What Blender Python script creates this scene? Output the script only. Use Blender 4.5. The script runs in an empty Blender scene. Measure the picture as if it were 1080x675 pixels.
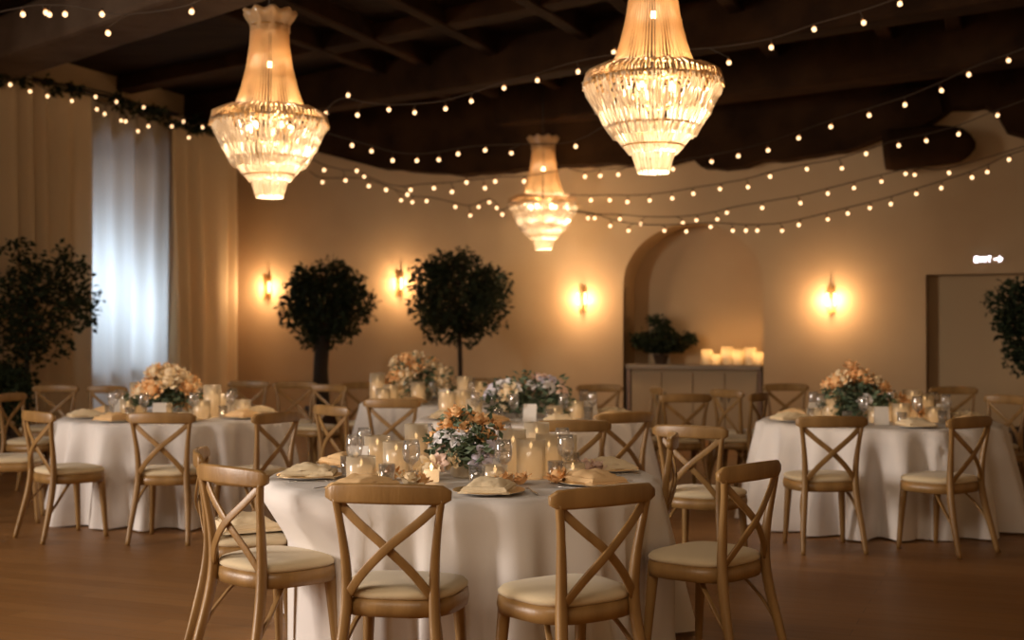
import bpy, bmesh, math, random
from math import pi, sin, cos, radians
from mathutils import Vector, Matrix, noise
PI = math.pi
SC = bpy.context.scene
COL = SC.collection
random.seed(7)

# ------------------------------------------------------------------ camera
F = 1355.0; CX, HY = 540.0, 347.0; EYE = 1.45
cd = bpy.data.cameras.new('camera'); cam = bpy.data.objects.new('camera', cd); COL.objects.link(cam)
cam.location = (0, 0, EYE); cam.rotation_euler = (radians(90) + math.atan((HY-337.5)/F), 0, 0)
cd.sensor_width = 36; cd.lens = 36*F/1080; cd.clip_end = 200
cd.dof.use_dof = True; cd.dof.focus_distance = 5.4; cd.dof.aperture_fstop = 2.1
SC.camera = cam

# ------------------------------------------------------------------ world, exposure
w = bpy.data.worlds.new('world'); SC.world = w; w.use_nodes = True
bg = w.node_tree.nodes['Background']; bg.inputs[0].default_value = (1.0, 0.60, 0.30, 1); bg.inputs[1].default_value = 0.45
SC.view_settings.view_transform = 'Standard'; SC.view_settings.look = 'None'
SC.view_settings.gamma = 1; SC.view_settings.use_curve_mapping = False
SC.view_settings.exposure = 0.08
SC.cycles.use_denoising = True
SC.cycles.max_bounces = 6; SC.cycles.diffuse_bounces = 3; SC.cycles.transparent_max_bounces = 12
SC.cycles.sample_clamp_indirect = 4.0
SC.cycles.caustics_reflective = False; SC.cycles.caustics_refractive = False

WARM = (1.0, 0.60, 0.31); CHANW = (1.0, 0.70, 0.43)
P_WINDOW, P_FRONT, P_SIDE = 85.0, 125.0, 1350.0       # daylight through the curtained window, then the added overhead and side lamps
P_SCONCE, P_CHAND, P_CANDLE = 3.9, 62.0, 1.1

# frames of the room
C0 = Vector((-4.25, 19.5, 0)); LD = Vector((-0.3746, -0.9272, 0)); RD = Vector((0.9272, -0.3746, 0))
LN, BN = RD, LD                       # normals into the room of the left and the back wall
HC = 4.8
def LW(u, off, z): return C0 + LD*u + LN*off + Vector((0, 0, z))
def BW(s, off, z): return C0 + RD*s + BN*off + Vector((0, 0, z))
def S_of(px):
    k = (px-CX)/F; return (19.5*k+4.25)/(.9272+.3746*k)
def U_of(px):
    k = (px-CX)/F; return (19.5*k+4.25)/(.9272*k-.3746)
def X_of(px, d): return (px-CX)/F*d
def Z_of(py, d): return EYE + (HY-py)/F*d
def P3(px, py, d): return Vector((X_of(px, d), d, Z_of(py, d)))

def Uo(px, off):
    k = (px-CX)/F; c = C0+LN*off; return (c.y*k-c.x)/(.9272*k-.3746)
def area(name, loc, direction, sx, sy, power, color):
    l = bpy.data.lights.new(name, 'AREA'); l.shape = 'RECTANGLE'; l.size = sx; l.size_y = sy; l.energy = power; l.color = color
    o = bpy.data.objects.new(name, l); COL.objects.link(o); o.location = loc
    o.rotation_euler = Vector(direction).to_track_quat('-Z', 'Z').to_euler(); return o
uw = (U_of(84)+U_of(165))/2
area('window_daylight', LW(U_of(112), -.8, 2.0), LN, .8, 3.0, P_WINDOW, (0.70, 0.86, 1.0))
area('side_daylight_lamp', LW(16.5, .15, 2.3), LN+Vector((0,0,-.12)), 4.2, 2.6, P_SIDE, (1.0, 0.87, 0.76))  # unseen area lamp before the solid wall, stands in for daylight from the left
area('overhead_fill_light', (-1.8, 1.2, 4.4), (0.2, 1, -0.75), 3.6, 1.6, P_FRONT, (1.0, 0.80, 0.60))  # lamp added overhead, out of view, to brighten the tabletops

# ------------------------------------------------------------------ materials
def S(c): return c if len(c) == 4 else (*c, 1)
def mat(name, col, rough=.6, metal=0, trans=0, col2=None, scale=6, detail=4, bump=0, bscale=40, spec=.5, emis=None, estr=0, sss=0, stretch=None, sheen=0, ior=None, alpha=None):
    m = bpy.data.materials.new(name); m.use_nodes = True; nt = m.node_tree; b = nt.nodes['Principled BSDF']
    b.inputs['Base Color'].default_value = S(col); b.inputs['Roughness'].default_value = rough
    b.inputs['Metallic'].default_value = metal; b.inputs['Specular IOR Level'].default_value = spec
    b.inputs['Transmission Weight'].default_value = trans
    if ior: b.inputs['IOR'].default_value = ior
    if sss: b.inputs['Subsurface Weight'].default_value = sss; b.inputs['Subsurface Radius'].default_value = (.02, .01, .005)
    if sheen: b.inputs['Sheen Weight'].default_value = sheen
    if alpha is not None: b.inputs['Alpha'].default_value = alpha
    if emis: b.inputs['Emission Color'].default_value = S(emis); b.inputs['Emission Strength'].default_value = estr
    tc = nt.nodes.new('ShaderNodeTexCoord'); mp = nt.nodes.new('ShaderNodeMapping')
    nt.links.new(tc.outputs['Object'], mp.inputs[0])
    if stretch: mp.inputs['Scale'].default_value = stretch
    if col2 is not None:
        n = nt.nodes.new('ShaderNodeTexNoise'); n.inputs['Scale'].default_value = scale; n.inputs['Detail'].default_value = detail
        r = nt.nodes.new('ShaderNodeValToRGB'); r.color_ramp.elements[0].position = .3; r.color_ramp.elements[1].position = .7
        r.color_ramp.elements[0].color = S(col); r.color_ramp.elements[1].color = S(col2)
        nt.links.new(mp.outputs[0], n.inputs['Vector']); nt.links.new(n.outputs['Fac'], r.inputs[0]); nt.links.new(r.outputs[0], b.inputs['Base Color'])
    if bump:
        n2 = nt.nodes.new('ShaderNodeTexNoise'); n2.inputs['Scale'].default_value = bscale; n2.inputs['Detail'].default_value = 5
        bp = nt.nodes.new('ShaderNodeBump'); bp.inputs['Strength'].default_value = bump; bp.inputs['Distance'].default_value = .02
        nt.links.new(mp.outputs[0], n2.inputs['Vector']); nt.links.new(n2.outputs['Fac'], bp.inputs['Height']); nt.links.new(bp.outputs[0], b.inputs['Normal'])
    return m
def cloth_mat(name, col, tr=.35, tint=None, rough=.9, clear=0):
    m = bpy.data.materials.new(name); m.use_nodes = True; nt = m.node_tree; b = nt.nodes['Principled BSDF']; out = nt.nodes['Material Output']
    b.inputs['Base Color'].default_value = S(col); b.inputs['Roughness'].default_value = rough; b.inputs['Specular IOR Level'].default_value = .15
    t = nt.nodes.new('ShaderNodeBsdfTranslucent'); t.inputs[0].default_value = S(tint or col)
    mx = nt.nodes.new('ShaderNodeMixShader'); mx.inputs[0].default_value = tr
    nt.links.new(b.outputs[0], mx.inputs[1]); nt.links.new(t.outputs[0], mx.inputs[2])
    last = mx
    if clear:
        tp = nt.nodes.new('ShaderNodeBsdfTransparent'); m2 = nt.nodes.new('ShaderNodeMixShader'); m2.inputs[0].default_value = clear
        nt.links.new(mx.outputs[0], m2.inputs[1]); nt.links.new(tp.outputs[0], m2.inputs[2]); last = m2
    nt.links.new(last.outputs[0], out.inputs[0])
    tc = nt.nodes.new('ShaderNodeTexCoord'); n = nt.nodes.new('ShaderNodeTexNoise'); n.inputs['Scale'].default_value = 220
    bp = nt.nodes.new('ShaderNodeBump'); bp.inputs['Strength'].default_value = .15; bp.inputs['Distance'].default_value = .004
    nt.links.new(tc.outputs['Object'], n.inputs['Vector']); nt.links.new(n.outputs['Fac'], bp.inputs['Height']); nt.links.new(bp.outputs[0], b.inputs['Normal'])
    return m
def glass_mat(name, tint=(1, 1, 1), mixf=.12, rough=.05, diff=0, dcol=(1, 1, 1)):
    m = bpy.data.materials.new(name); m.use_nodes = True; nt = m.node_tree; nt.nodes.remove(nt.nodes['Principled BSDF']); out = nt.nodes['Material Output']
    tp = nt.nodes.new('ShaderNodeBsdfTransparent'); tp.inputs[0].default_value = S(tint)
    gl = nt.nodes.new('ShaderNodeBsdfGlossy'); gl.inputs['Roughness'].default_value = rough
    lw = nt.nodes.new('ShaderNodeLayerWeight'); lw.inputs[0].default_value = .35
    ad = nt.nodes.new('ShaderNodeMath'); ad.operation = 'MULTIPLY_ADD'; ad.inputs[1].default_value = .6; ad.inputs[2].default_value = mixf; ad.use_clamp = True
    mx = nt.nodes.new('ShaderNodeMixShader')
    nt.links.new(lw.outputs['Facing'], ad.inputs[0]); nt.links.new(ad.outputs[0], mx.inputs[0])
    nt.links.new(tp.outputs[0], mx.inputs[1]); nt.links.new(gl.outputs[0], mx.inputs[2]); last = mx
    if diff:
        t = nt.nodes.new('ShaderNodeBsdfTranslucent'); t.inputs[0].default_value = S(dcol)
        d = nt.nodes.new('ShaderNodeBsdfDiffuse'); d.inputs[0].default_value = S(dcol)
        a = nt.nodes.new('ShaderNodeMixShader'); nt.links.new(t.outputs[0], a.inputs[1]); nt.links.new(d.outputs[0], a.inputs[2])
        m2 = nt.nodes.new('ShaderNodeMixShader'); m2.inputs[0].default_value = diff
        nt.links.new(mx.outputs[0], m2.inputs[1]); nt.links.new(a.outputs[0], m2.inputs[2]); last = m2
    nt.links.new(last.outputs[0], out.inputs[0]); return m
def emit_mat(name, col, s):
    m = bpy.data.materials.new(name); m.use_nodes = True; nt = m.node_tree; nt.nodes.remove(nt.nodes['Principled BSDF'])
    e = nt.nodes.new('ShaderNodeEmission'); e.inputs[0].default_value = S(col); e.inputs[1].default_value = s
    nt.links.new(e.outputs[0], nt.nodes['Material Output'].inputs[0]); return m
def plank_mat():
    m = bpy.data.materials.new('floor_wood'); m.use_nodes = True; nt = m.node_tree; b = nt.nodes['Principled BSDF']
    tc = nt.nodes.new('ShaderNodeTexCoord'); mp = nt.nodes.new('ShaderNodeMapping'); mp.inputs['Rotation'].default_value = (0, 0, radians(22))
    br = nt.nodes.new('ShaderNodeTexBrick'); br.inputs['Scale'].default_value = 1; br.inputs['Brick Width'].default_value = 1.6; br.inputs['Row Height'].default_value = .13
    br.inputs['Mortar Size'].default_value = .002; br.inputs['Color1'].default_value = (.27, .125, .038, 1); br.inputs['Color2'].default_value = (.33, .16, .052, 1); br.inputs['Mortar'].default_value = (.16, .08, .03, 1)
    n = nt.nodes.new('ShaderNodeTexNoise'); n.inputs['Scale'].default_value = 3; n.inputs['Detail'].default_value = 6
    mp2 = nt.nodes.new('ShaderNodeMapping'); mp2.inputs['Scale'].default_value = (1, 9, 1)
    mx = nt.nodes.new('ShaderNodeMixRGB'); mx.blend_type = 'MULTIPLY'; mx.inputs[0].default_value = .5
    rp = nt.nodes.new('ShaderNodeValToRGB'); rp.color_ramp.elements[0].color = (.55, .5, .45, 1); rp.color_ramp.elements[1].color = (1, 1, 1, 1)
    rr = nt.nodes.new('ShaderNodeMapRange'); rr.inputs[3].default_value = .32; rr.inputs[4].default_value = .55
    L = nt.links.new
    L(tc.outputs['Object'], mp.inputs[0]); L(mp.outputs[0], br.inputs[0]); L(mp.outputs[0], mp2.inputs[0]); L(mp2.outputs[0], n.inputs['Vector'])
    L(n.outputs['Fac'], rp.inputs[0]); L(br.outputs[0], mx.inputs[1]); L(rp.outputs[0], mx.inputs[2]); L(mx.outputs[0], b.inputs['Base Color'])
    L(n.outputs['Fac'], rr.inputs[0]); L(rr.outputs[0], b.inputs['Roughness']); b.inputs['Specular IOR Level'].default_value = .35
    return m
M = dict(
    wall=mat('cream_plaster', (.50, .355, .205), .85, col2=(.55, .40, .235), scale=1.3, bump=.12, bscale=9),
    floor=plank_mat(),
    ceil=mat('dark_stained_boards', (.010, .004, .0015), .8, spec=.1, col2=(.028, .014, .006), scale=2, stretch=(1, 6, 1), bump=.4, bscale=6),
    beam=mat('rough_dark_timber', (.018, .008, .003), .85, spec=.1, col2=(.045, .020, .007), scale=2.2, bump=.5, bscale=8),
    litbeam=mat('window_lit_timber', (.085, .055, .036), .85, spec=.1, col2=(.135, .095, .065), scale=2.0, bump=.5, bscale=8),  # paler than the other beams: window light on it put into the colour
    curtain=cloth_mat('cream_curtain', (.84, .69, .47), .25, (.74, .56, .34)),
    sheer=cloth_mat('sheer_curtain', (.70, .62, .50), .50, (.86, .86, .86)),
    oak=mat('honey_oak', (.235, .128, .040), .38, col2=(.35, .20, .068), scale=5, stretch=(3, 3, .6), bump=.08, bscale=30),
    oakd=mat('dark_oak', (.16, .082, .034), .45, col2=(.22, .115, .05), scale=5, stretch=(3, 3, .6)),
    seat=mat('ivory_seat_pad', (.66, .54, .35), .9, bump=.1, bscale=90, sheen=.2, spec=.2),
    cloth=cloth_mat('white_tablecloth', (.86, .815, .78), .08),
    leg=mat('table_leg_steel', (.05, .05, .05), .5, metal=.6),
    napkin=mat('peach_napkin', (.86, .58, .30), .9, bump=.2, bscale=60, sss=.0, spec=.2),
    ivory=mat('ivory_napkin', (.88, .72, .48), .9, bump=.2, bscale=60, spec=.2),
    china=mat('cream_china', (.80, .74, .66), .25),
    rim=mat('gold_rim', (.75, .50, .22), .3, metal=.8),
    steel=mat('cutlery_steel', (.65, .62, .58), .25, metal=.9),
    glass=glass_mat('clear_glass', (.97, .97, .97), .10, .08, .06, (1, .95, .88)),
    frost=glass_mat('milky_glass', (1, .97, .92), .10, .2, .42, (.98, .88, .70)),
    wax=mat('cream_candle_wax', (.93, .74, .48), .5, emis=(1, .62, .30), estr=.62),  # emission puts the candle's glow into the wax itself
    flame=emit_mat('candle_flame', (1.0, .62, .28), 4),
    wick=mat('wick', (.02, .015, .01), .9),
    card=mat('white_card', (.84, .80, .74), .8),
    peach=mat('peach_petal', (.90, .50, .21), .7, col2=(.94, .62, .32), scale=20, spec=.2),
    cream=mat('cream_petal', (.93, .72, .44), .7, col2=(.95, .80, .56), scale=20, spec=.2),
    white=mat('white_petal', (.84, .82, .84), .7, spec=.2),
    blush=mat('blush_petal', (.82, .60, .50), .7, spec=.2),
    lilac=mat('lilac_petal', (.70, .66, .80), .7, spec=.2),
    leaf=mat('sage_leaf', (.075, .12, .065), .6, col2=(.14, .19, .11), scale=14),
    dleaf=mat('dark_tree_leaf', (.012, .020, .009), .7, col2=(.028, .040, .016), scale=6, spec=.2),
    bark=mat('dark_bark', (.028, .017, .009), .85, bump=.6, bscale=25),
    pot=mat('dark_clay_pot', (.06, .035, .02), .7), soil=mat('soil', (.02, .012, .007), .95),
    brass=mat('aged_brass', (.42, .25, .09), .4, metal=.9),
    iron=mat('dark_iron', (.03, .02, .012), .6, metal=.5),
    crystal=glass_mat('amber_crystal', (1, .96, .90), .25, .12, .40, (1.0, .90, .74)),
    crystal2=glass_mat('golden_beads', (1, .90, .76), .2, .15, .55, (.90, .66, .38)),
    lamp=emit_mat('lamp_glow', (1, .66, .32), 16),
    bulbm=emit_mat('string_bulb_glow', (1, .60, .30), 3.0),
    bulbn=emit_mat('string_bulb_neck_glow', (1, .36, .10), .8),  # amber emission on the neck imitates the halo round each bulb
    fringe=mat('brown_gold_beads', (.42, .24, .10), .4, col2=(.60, .38, .18), scale=30),
    scon=emit_mat('sconce_glow', (1, .66, .34), 5),
    wire=mat('brown_cord', (.05, .03, .015), .8),
    neon=emit_mat('sign_glow', (.92, .86, 1.0), 5),
    stone=mat('sideboard_stone', (.22, .17, .11), .5, col2=(.26, .2, .13)),
    panel=mat('sideboard_panel', (.42, .31, .18), .7),
    doorp=mat('door_panel_paint', (.50, .36, .20), .7),
    pane=glass_mat('window_glass', (.96, .98, 1), .05, .03),
    frame=mat('window_frame_paint', (.6, .55, .48), .6),
)

# ------------------------------------------------------------------ mesh helper
class MB:
    def __init__(s): s.v = []; s.f = []; s.m = []; s.sm = []
    def add(s, vs, fs, mi=0, smooth=False):
        o = len(s.v); s.v += [tuple(v) for v in vs]
        for f in fs: s.f.append(tuple(i+o for i in f)); s.m.append(mi); s.sm.append(smooth)
        return s
    def box(s, c, d, rz=0, mi=0, bev=0):
        x, y, z = d[0]/2, d[1]/2, d[2]/2; R = Matrix.Rotation(rz, 3, 'Z'); c = Vector(c)
        if bev:
            b = min(bev, x*.9, y*.9, z*.9); vs = []; 
            prof = [(-z, b), (-z+b, 0), (z-b, 0), (z, b)]
            for (zz, ins) in prof:
                for (a, e) in ((-x+ins, -y+ins), (x-ins, -y+ins), (x-ins, y-ins), (-x+ins, y-ins)): vs.append(R @ Vector((a, e, zz)) + c)
            fs = [(3, 2, 1, 0), (12, 13, 14, 15)]
            for k in range(3):
                for i in range(4): fs.append((k*4+i, k*4+(i+1) % 4, k*4+4+(i+1) % 4, k*4+4+i))
            return s.add(vs, fs, mi)
        vs = [R @ Vector((a*x, b*y, e*z)) + c for e in (-1, 1) for a, b in ((-1, -1), (1, -1), (1, 1), (-1, 1))]
        return s.add(vs, [(3, 2, 1, 0), (4, 5, 6, 7), (0, 1, 5, 4), (1, 2, 6, 5), (2, 3, 7, 6), (3, 0, 4, 7)], mi)
    def sweep(s, path, sec, ups=None, scales=None, mi=0, smooth=True, closed=False):
        path = [Vector(p) for p in path]; n = len(path); k = len(sec); vs = []
        for i, p in enumerate(path):
            a = path[(i-1) % n] if (closed or i > 0) else p; b = path[(i+1) % n] if (closed or i < n-1) else p
            t = (b-a).normalized()
            up = Vector(ups[i]) if ups and isinstance(ups, list) else Vector(ups or ((0, 0, 1) if abs(t.z) < .9 else (0, 1, 0)))
            sd = t.cross(up).normalized(); u = sd.cross(t).normalized()
            sc = scales[i] if scales else 1
            if not isinstance(sc, tuple): sc = (sc, sc)
            for (x, y) in sec: vs.append(p + sd*x*sc[0] + u*y*sc[1])
        fs = []
        for i in range(n if closed else n-1):
            j = (i+1) % n
            for q in range(k): r = (q+1) % k; fs.append((i*k+q, i*k+r, j*k+r, j*k+q))
        if not closed: fs += [tuple(reversed(range(k))), tuple((n-1)*k+q for q in range(k))]
        return s.add(vs, fs, mi, smooth)
    def tube(s, path, r, seg=8, mi=0, closed=False):
        sec = [(cos(2*PI*q/seg), sin(2*PI*q/seg)) for q in range(seg)]
        rs = [r]*len(path) if not isinstance(r, (list, tuple)) else r
        return s.sweep(path, sec, None, list(rs), mi, True, closed)
    def lathe(s, prof, seg=24, c=(0, 0, 0), mi=0, smooth=True, fn=None):
        c = Vector(c); vs = []; n = len(prof)
        for (r, z) in prof:
            for q in range(seg):
                a = 2*PI*q/seg; rr, zz = (r, z) if fn is None else fn(r, z, a)
                vs.append(c + Vector((rr*cos(a), rr*sin(a), zz)))
        fs = [(i*seg+q, i*seg+(q+1) % seg, (i+1)*seg+(q+1) % seg, (i+1)*seg+q) for i in range(n-1) for q in range(seg)]
        fs += [tuple(reversed(range(seg))), tuple((n-1)*seg+q for q in range(seg))]
        return s.add(vs, fs, mi, smooth)
    def ball(s, c, r, seg=10, rings=6, mi=0, sq=(1, 1, 1)):
        pr = [(sin(PI*(i+.02)/(rings+.04)), -cos(PI*(i+.02)/(rings+.04))) for i in range(rings+1)]
        o = len(s.v); s.lathe([(a*r, b*r) for a, b in pr], seg, (0, 0, 0), mi)
        for i in range(o, len(s.v)): v = s.v[i]; s.v[i] = (v[0]*sq[0]+c[0], v[1]*sq[1]+c[1], v[2]*sq[2]+c[2])
        return s
    def mesh(s, name, mats):
        me = bpy.data.meshes.new(name); me.from_pydata(s.v, [], s.f)
        for m in (mats if isinstance(mats, (list, tuple)) else [mats]): me.materials.append(m)
        me.polygons.foreach_set('material_index', s.m); me.polygons.foreach_set('use_smooth', s.sm)
        bm = bmesh.new(); bm.from_mesh(me); bmesh.ops.recalc_face_normals(bm, faces=bm.faces); bm.to_mesh(me); bm.free()
        me.update(); return me
    def build(s, name, mats, parent=None, loc=None, rz=0):
        o = bpy.data.objects.new(name, s.mesh(name, mats)); COL.objects.link(o)
        if parent: o.parent = parent
        if loc is not None: o.location = loc
        if rz: o.rotation_euler.z = rz
        return o
def tag(o, label=None, cat=None, group=None, kind=None):
    if label: o['label'] = label
    if cat: o['category'] = cat
    if group: o['group'] = group
    if kind: o['kind'] = kind
    return o
def empty(name, loc=(0, 0, 0), rz=0, label=None, cat=None, group=None):
    o = bpy.data.objects.new(name, None); COL.objects.link(o); o.empty_display_size = .1
    o.location = loc; o.rotation_euler.z = rz; return tag(o, label, cat, group)
def copy_tree(o, parent=None):
    c = o.copy(); COL.objects.link(c); c.parent = parent
    for ch in KIDS.get(o.name, []): copy_tree2(ch, c)
    return c
def copy_tree2(o, parent):
    c = o.copy(); COL.objects.link(c); c.parent = parent
    for ch in KIDS.get(o.name, []): copy_tree2(ch, c)
KIDS = {}
def note(o):
    ks = [c for c in bpy.data.objects if c.parent == o]; KIDS[o.name] = ks
    for k in ks: note(k)
def struct(mb, name, m): return tag(mb.build(name, m), kind='structure')
def rrect(wd, h, r, n=3):
    pts = []
    for cx_, cy_, a0 in ((wd/2-r, h/2-r, 0), (-wd/2+r, h/2-r, 90), (-wd/2+r, -h/2+r, 180), (wd/2-r, -h/2+r, 270)):
        for i in range(n+1): a = radians(a0+90*i/n); pts.append((cx_+r*cos(a), cy_+r*sin(a)))
    return pts
def spline(pts, n=6):
    pts = [Vector(p) for p in pts]; out = []
    for i in range(len(pts)-1):
        p0 = pts[max(i-1, 0)]; p1 = pts[i]; p2 = pts[i+1]; p3 = pts[min(i+2, len(pts)-1)]
        for k in range(n):
            t = k/n; out.append(.5*((2*p1)+(p2-p0)*t+(2*p0-5*p1+4*p2-p3)*t*t+(3*p1-p0-3*p2+p3)*t**3))
    out.append(pts[-1]); return out

# ------------------------------------------------------------------ room shell
def quadslab(mb, f, a0, a1, z0, z1, o0, o1, mi=0):
    vs = [f(a, o, z) for a in (a0, a1) for o in (o0, o1) for z in (z0, z1)]
    mb.add(vs, [(0, 1, 3, 2), (4, 6, 7, 5), (0, 2, 6, 4), (1, 5, 7, 3), (0, 4, 5, 1), (2, 3, 7, 6)], mi)
SEND = 15.5
mb = MB(); mb.box((0, 9, -.06), (34, 34, .12)); struct(mb, 'floor', M['floor'])
# back wall with arch niche and recessed doorway
a0, a1 = S_of(657), S_of(805); am = (a0+a1)/2; ar = (a1-a0)/2; zs = 2.02; za = 2.84
d0, d1 = S_of(977), S_of(977)+1.9; dz = 2.11
mb = MB()
quadslab(mb, BW, -.2, a0, 0, HC, 0, -.15); quadslab(mb, BW, a1, d0, 0, HC, 0, -.15)
quadslab(mb, BW, d0, d1, dz, HC, 0, -.15); quadslab(mb, BW, d1, SEND, 0, HC, 0, -.15)
arc = [(am-ar*cos(PI*i/24), zs+(za-zs)*sin(PI*i/24)) for i in range(25)]
ND = -.55
for i in range(24):
    (s0_, z0_), (s1_, z1_) = arc[i], arc[i+1]
    mb.add([BW(s0_, 0, z0_), BW(s1_, 0, z1_), BW(s1_, 0, HC), BW(s0_, 0, HC)], [(0, 1, 2, 3)])
    mb.add([BW(s0_, 0, z0_), BW(s1_, 0, z1_), BW(s1_, ND, z1_), BW(s0_, ND, z0_)], [(0, 1, 2, 3)])
mb.add([BW(a0, 0, 0), BW(a0, ND, 0), BW(a0, ND, zs), BW(a0, 0, zs)], [(0, 1, 2, 3)])
mb.add([BW(a1, 0, 0), BW(a1, ND, 0), BW(a1, ND, zs), BW(a1, 0, zs)], [(0, 1, 2, 3)])
quadslab(mb, BW, a0-.1, a1+.1, 0, 3.0, ND, ND-.1)
quadslab(mb, BW, d0-.01, d0, 0, dz, 0, -.3); quadslab(mb, BW, d1, d1+.01, 0, dz, 0, -.3); quadslab(mb, BW, d0, d1, dz, dz+.01, 0, -.3)
struct(mb, 'wall_back', M['wall'])
mb = MB(); quadslab(mb, BW, d0, d1, 0, dz, -.22, -.28); 
struct(mb, 'door_1', M['doorp'])
# left wall with window
u0, u1 = U_of(166), U_of(86); wz0, wz1 = .25, 3.75; UEND = 26
mb = MB()
quadslab(mb, LW, -.2, u0, 0, HC, 0, -.2); quadslab(mb, LW, u1, UEND, 0, HC, 0, -.2)
quadslab(mb, LW, u0, u1, 0, wz0, 0, -.2); quadslab(mb, LW, u0, u1, wz1, HC, 0, -.2)
struct(mb, 'wall_left', M['wall'])
mb = MB()
for (a, b, c, d) in ((u0, u0+.07, wz0, wz1), (u1-.07, u1, wz0, wz1), (u0, u1, wz0, wz0+.07), (u0, u1, wz1-.07, wz1), ((u0+u1)/2-.03, (u0+u1)/2+.03, wz0, wz1), (u0, u1, .95, 1.0)):
    quadslab(mb, LW, a, b, c, d, -.06, -.14)
wf = struct(mb, 'window_1', M['frame'])
mb = MB(); quadslab(mb, LW, u0+.05, u1-.05, wz0+.05, wz1-.05, -.095, -.105); mb.build('window_pane', M['pane'], wf)
mb = MB()                              # frame added round the side area lamp; the wall behind it is solid
for (a, b, c, d) in ((14.3, 14.42, .9, 3.7), (18.58, 18.7, .9, 3.7), (14.3, 18.7, .9, 1.02), (14.3, 18.7, 3.58, 3.7), (16.46, 16.54, 1, 3.6)): quadslab(mb, LW, a, b, c, d, 0, .19)
struct(mb, 'side_lamp_frame', M['frame'])
mb = MB()                              # frame added round the overhead fill lamp; the ceiling has no opening
for (cx_, cy_, sx_, sy_) in ((-1.8, .38, 3.8, .1), (-1.8, 2.02, 3.8, .1), (-3.66, 1.2, .1, 1.74), (.06, 1.2, .1, 1.74)): mb.box((cx_, cy_, 4.62), (sx_, sy_, .36))
struct(mb, 'overhead_lamp_frame', M['frame'])
# right wall, out of the frame
mb = MB(); e = BW(SEND, 0, 0); ed = LD
def RW(u, off, z): return BW(SEND, 0, 0) + LD*u - RD*off + Vector((0, 0, z))
quadslab(mb, RW, -.2, 22, 0, HC, 0, -.2); struct(mb, 'wall_right', M['wall'])
# skirting
mb = MB()
for a, b in ((0, a0), (a1, d0), (d1, SEND)): quadslab(mb, BW, a, b, 0, .12, .02, 0)
struct(mb, 'baseboard_back', M['wall'])
# ceiling boards, joists, beams
mb = MB(); c = C0 + RD*(SEND/2) + LD*11; 
q = [LW(-.3, -.3, HC), LW(UEND, -.3, HC), LW(UEND, SEND+.3, HC), LW(-.3, SEND+.3, HC)]
mb.add(q + [v+Vector((0, 0, .12)) for v in q], [(0, 1, 2, 3), (7, 6, 5, 4), (0, 4, 5, 1), (1, 5, 6, 2), (2, 6, 7, 3), (3, 7, 4, 0)])
struct(mb, 'ceiling', M['ceil'])
def inroom(p):
    r = Vector((p.x, p.y, 0)) - C0; u = r.dot(LD); s = r.dot(LN); return 0 <= s <= SEND and 0 <= u <= UEND
NT = [2]
def beam(name, p, direction, wd, z0, z1, m, wob=.03, tmax=16, seed=0):
    dv = Vector((*direction, 0)).normalized(); p = Vector((*p, 0)); t0 = t1 = 0
    while inroom(p+dv*(t1+.2)) and t1 < tmax: t1 += .2
    while inroom(p+dv*(t0-.2)) and t0 > -tmax: t0 -= .2
    t0 -= .3; t1 += .3
    n = int((t1-t0)/.5)+2; path = [p+dv*(t0+(t1-t0)*i/(n-1)) + Vector((0, 0, (z0+z1)/2)) for i in range(n)]
    h = z1-z0; sec = rrect(wd, h, min(wd, h)*.12, 2); sc = []
    for i, q_ in enumerate(path):
        a = noise.noise(Vector((i*.6+seed, 3.1, 0))); b = noise.noise(Vector((i*.6+seed, 9.7, 4)))
        sc.append((1+a*wob*4, 1+b*wob*3)); q_.z += b*.02
    mbb = MB(); mbb.sweep(path, sec, None, sc, 0, False); NT[0] += 1; return struct(mbb, 'trim_%d' % NT[0], m)
for i in range(3, 16):
    s_ = .6+i*1.0; b_ = BW(s_, 9, 0)
    beam('ceiling', (b_.x, b_.y), (.36, .93) if i % 3 else (.40, .915), .16, HC-.20, HC+.02, M['beam'], seed=i*5.3)
dB = (.777, -.629)
beam('ceiling', (-2.48, 11.13), (.707, -.707), .66, 4.32, 4.80, M['litbeam'], seed=2)
for k, (x, y, wd, z0) in enumerate(((-.5, 15.7, .42, 4.60), (1.2, 12.0, .3, 4.62), (2.6, 15.5, .45, 4.2), (5.2, 10.6, .36, 4.3), (3.4, 12.2, .26, 4.42), (1.1, 8.6, .40, 4.40))):
    beam('ceiling', (x, y), dB, wd, z0, 4.80, M['beam'], seed=k*7.7)
# sagging timber fascia along the back wall
prof = [(0, 4.55), (S_of(235), 4.45), (S_of(262), 4.3), (S_of(320), 4.15), (S_of(345), 4.02), (S_of(380), 3.86), (S_of(410), 3.74), (S_of(450), 3.66), (S_of(500), 3.58), (S_of(560), 3.62), (S_of(640), 3.64), (S_of(700), 3.58), (S_of(735), 3.66), (S_of(746), 3.52), (S_of(790), 3.50), (S_of(806), 3.58), (S_of(850), 3.58), (S_of(905), 3.68), (S_of(940), 3.82), (S_of(985), 3.95), (S_of(1005), 4.08), (S_of(1040), 4.10), (S_of(1052), 4.00), (S_of(1063), 3.78), (S_of(1110), 3.60), (SEND, 3.6)]
mb = MB(); fine = []
for (x0, z0), (x1, z1) in zip(prof, prof[1:]):
    n = max(1, int((x1-x0)/.12))
    for i in range(n): t = i/n; x = x0+(x1-x0)*t; fine.append((x, z0+(z1-z0)*t+.03*noise.noise(Vector((x*4, 0, 0)))))
fine.append(prof[-1])
for (x0, z0), (x1, z1) in zip(fine, fine[1:]):
    vs = [BW(x, o, z) for x, zb in ((x0, z0), (x1, z1)) for o in (.01, .34) for z in (zb, HC)]
    mb.add(vs, [(0, 2, 6, 4), (2, 3, 7, 6)])
struct(mb, 'trim_1', M['beam'])
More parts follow.
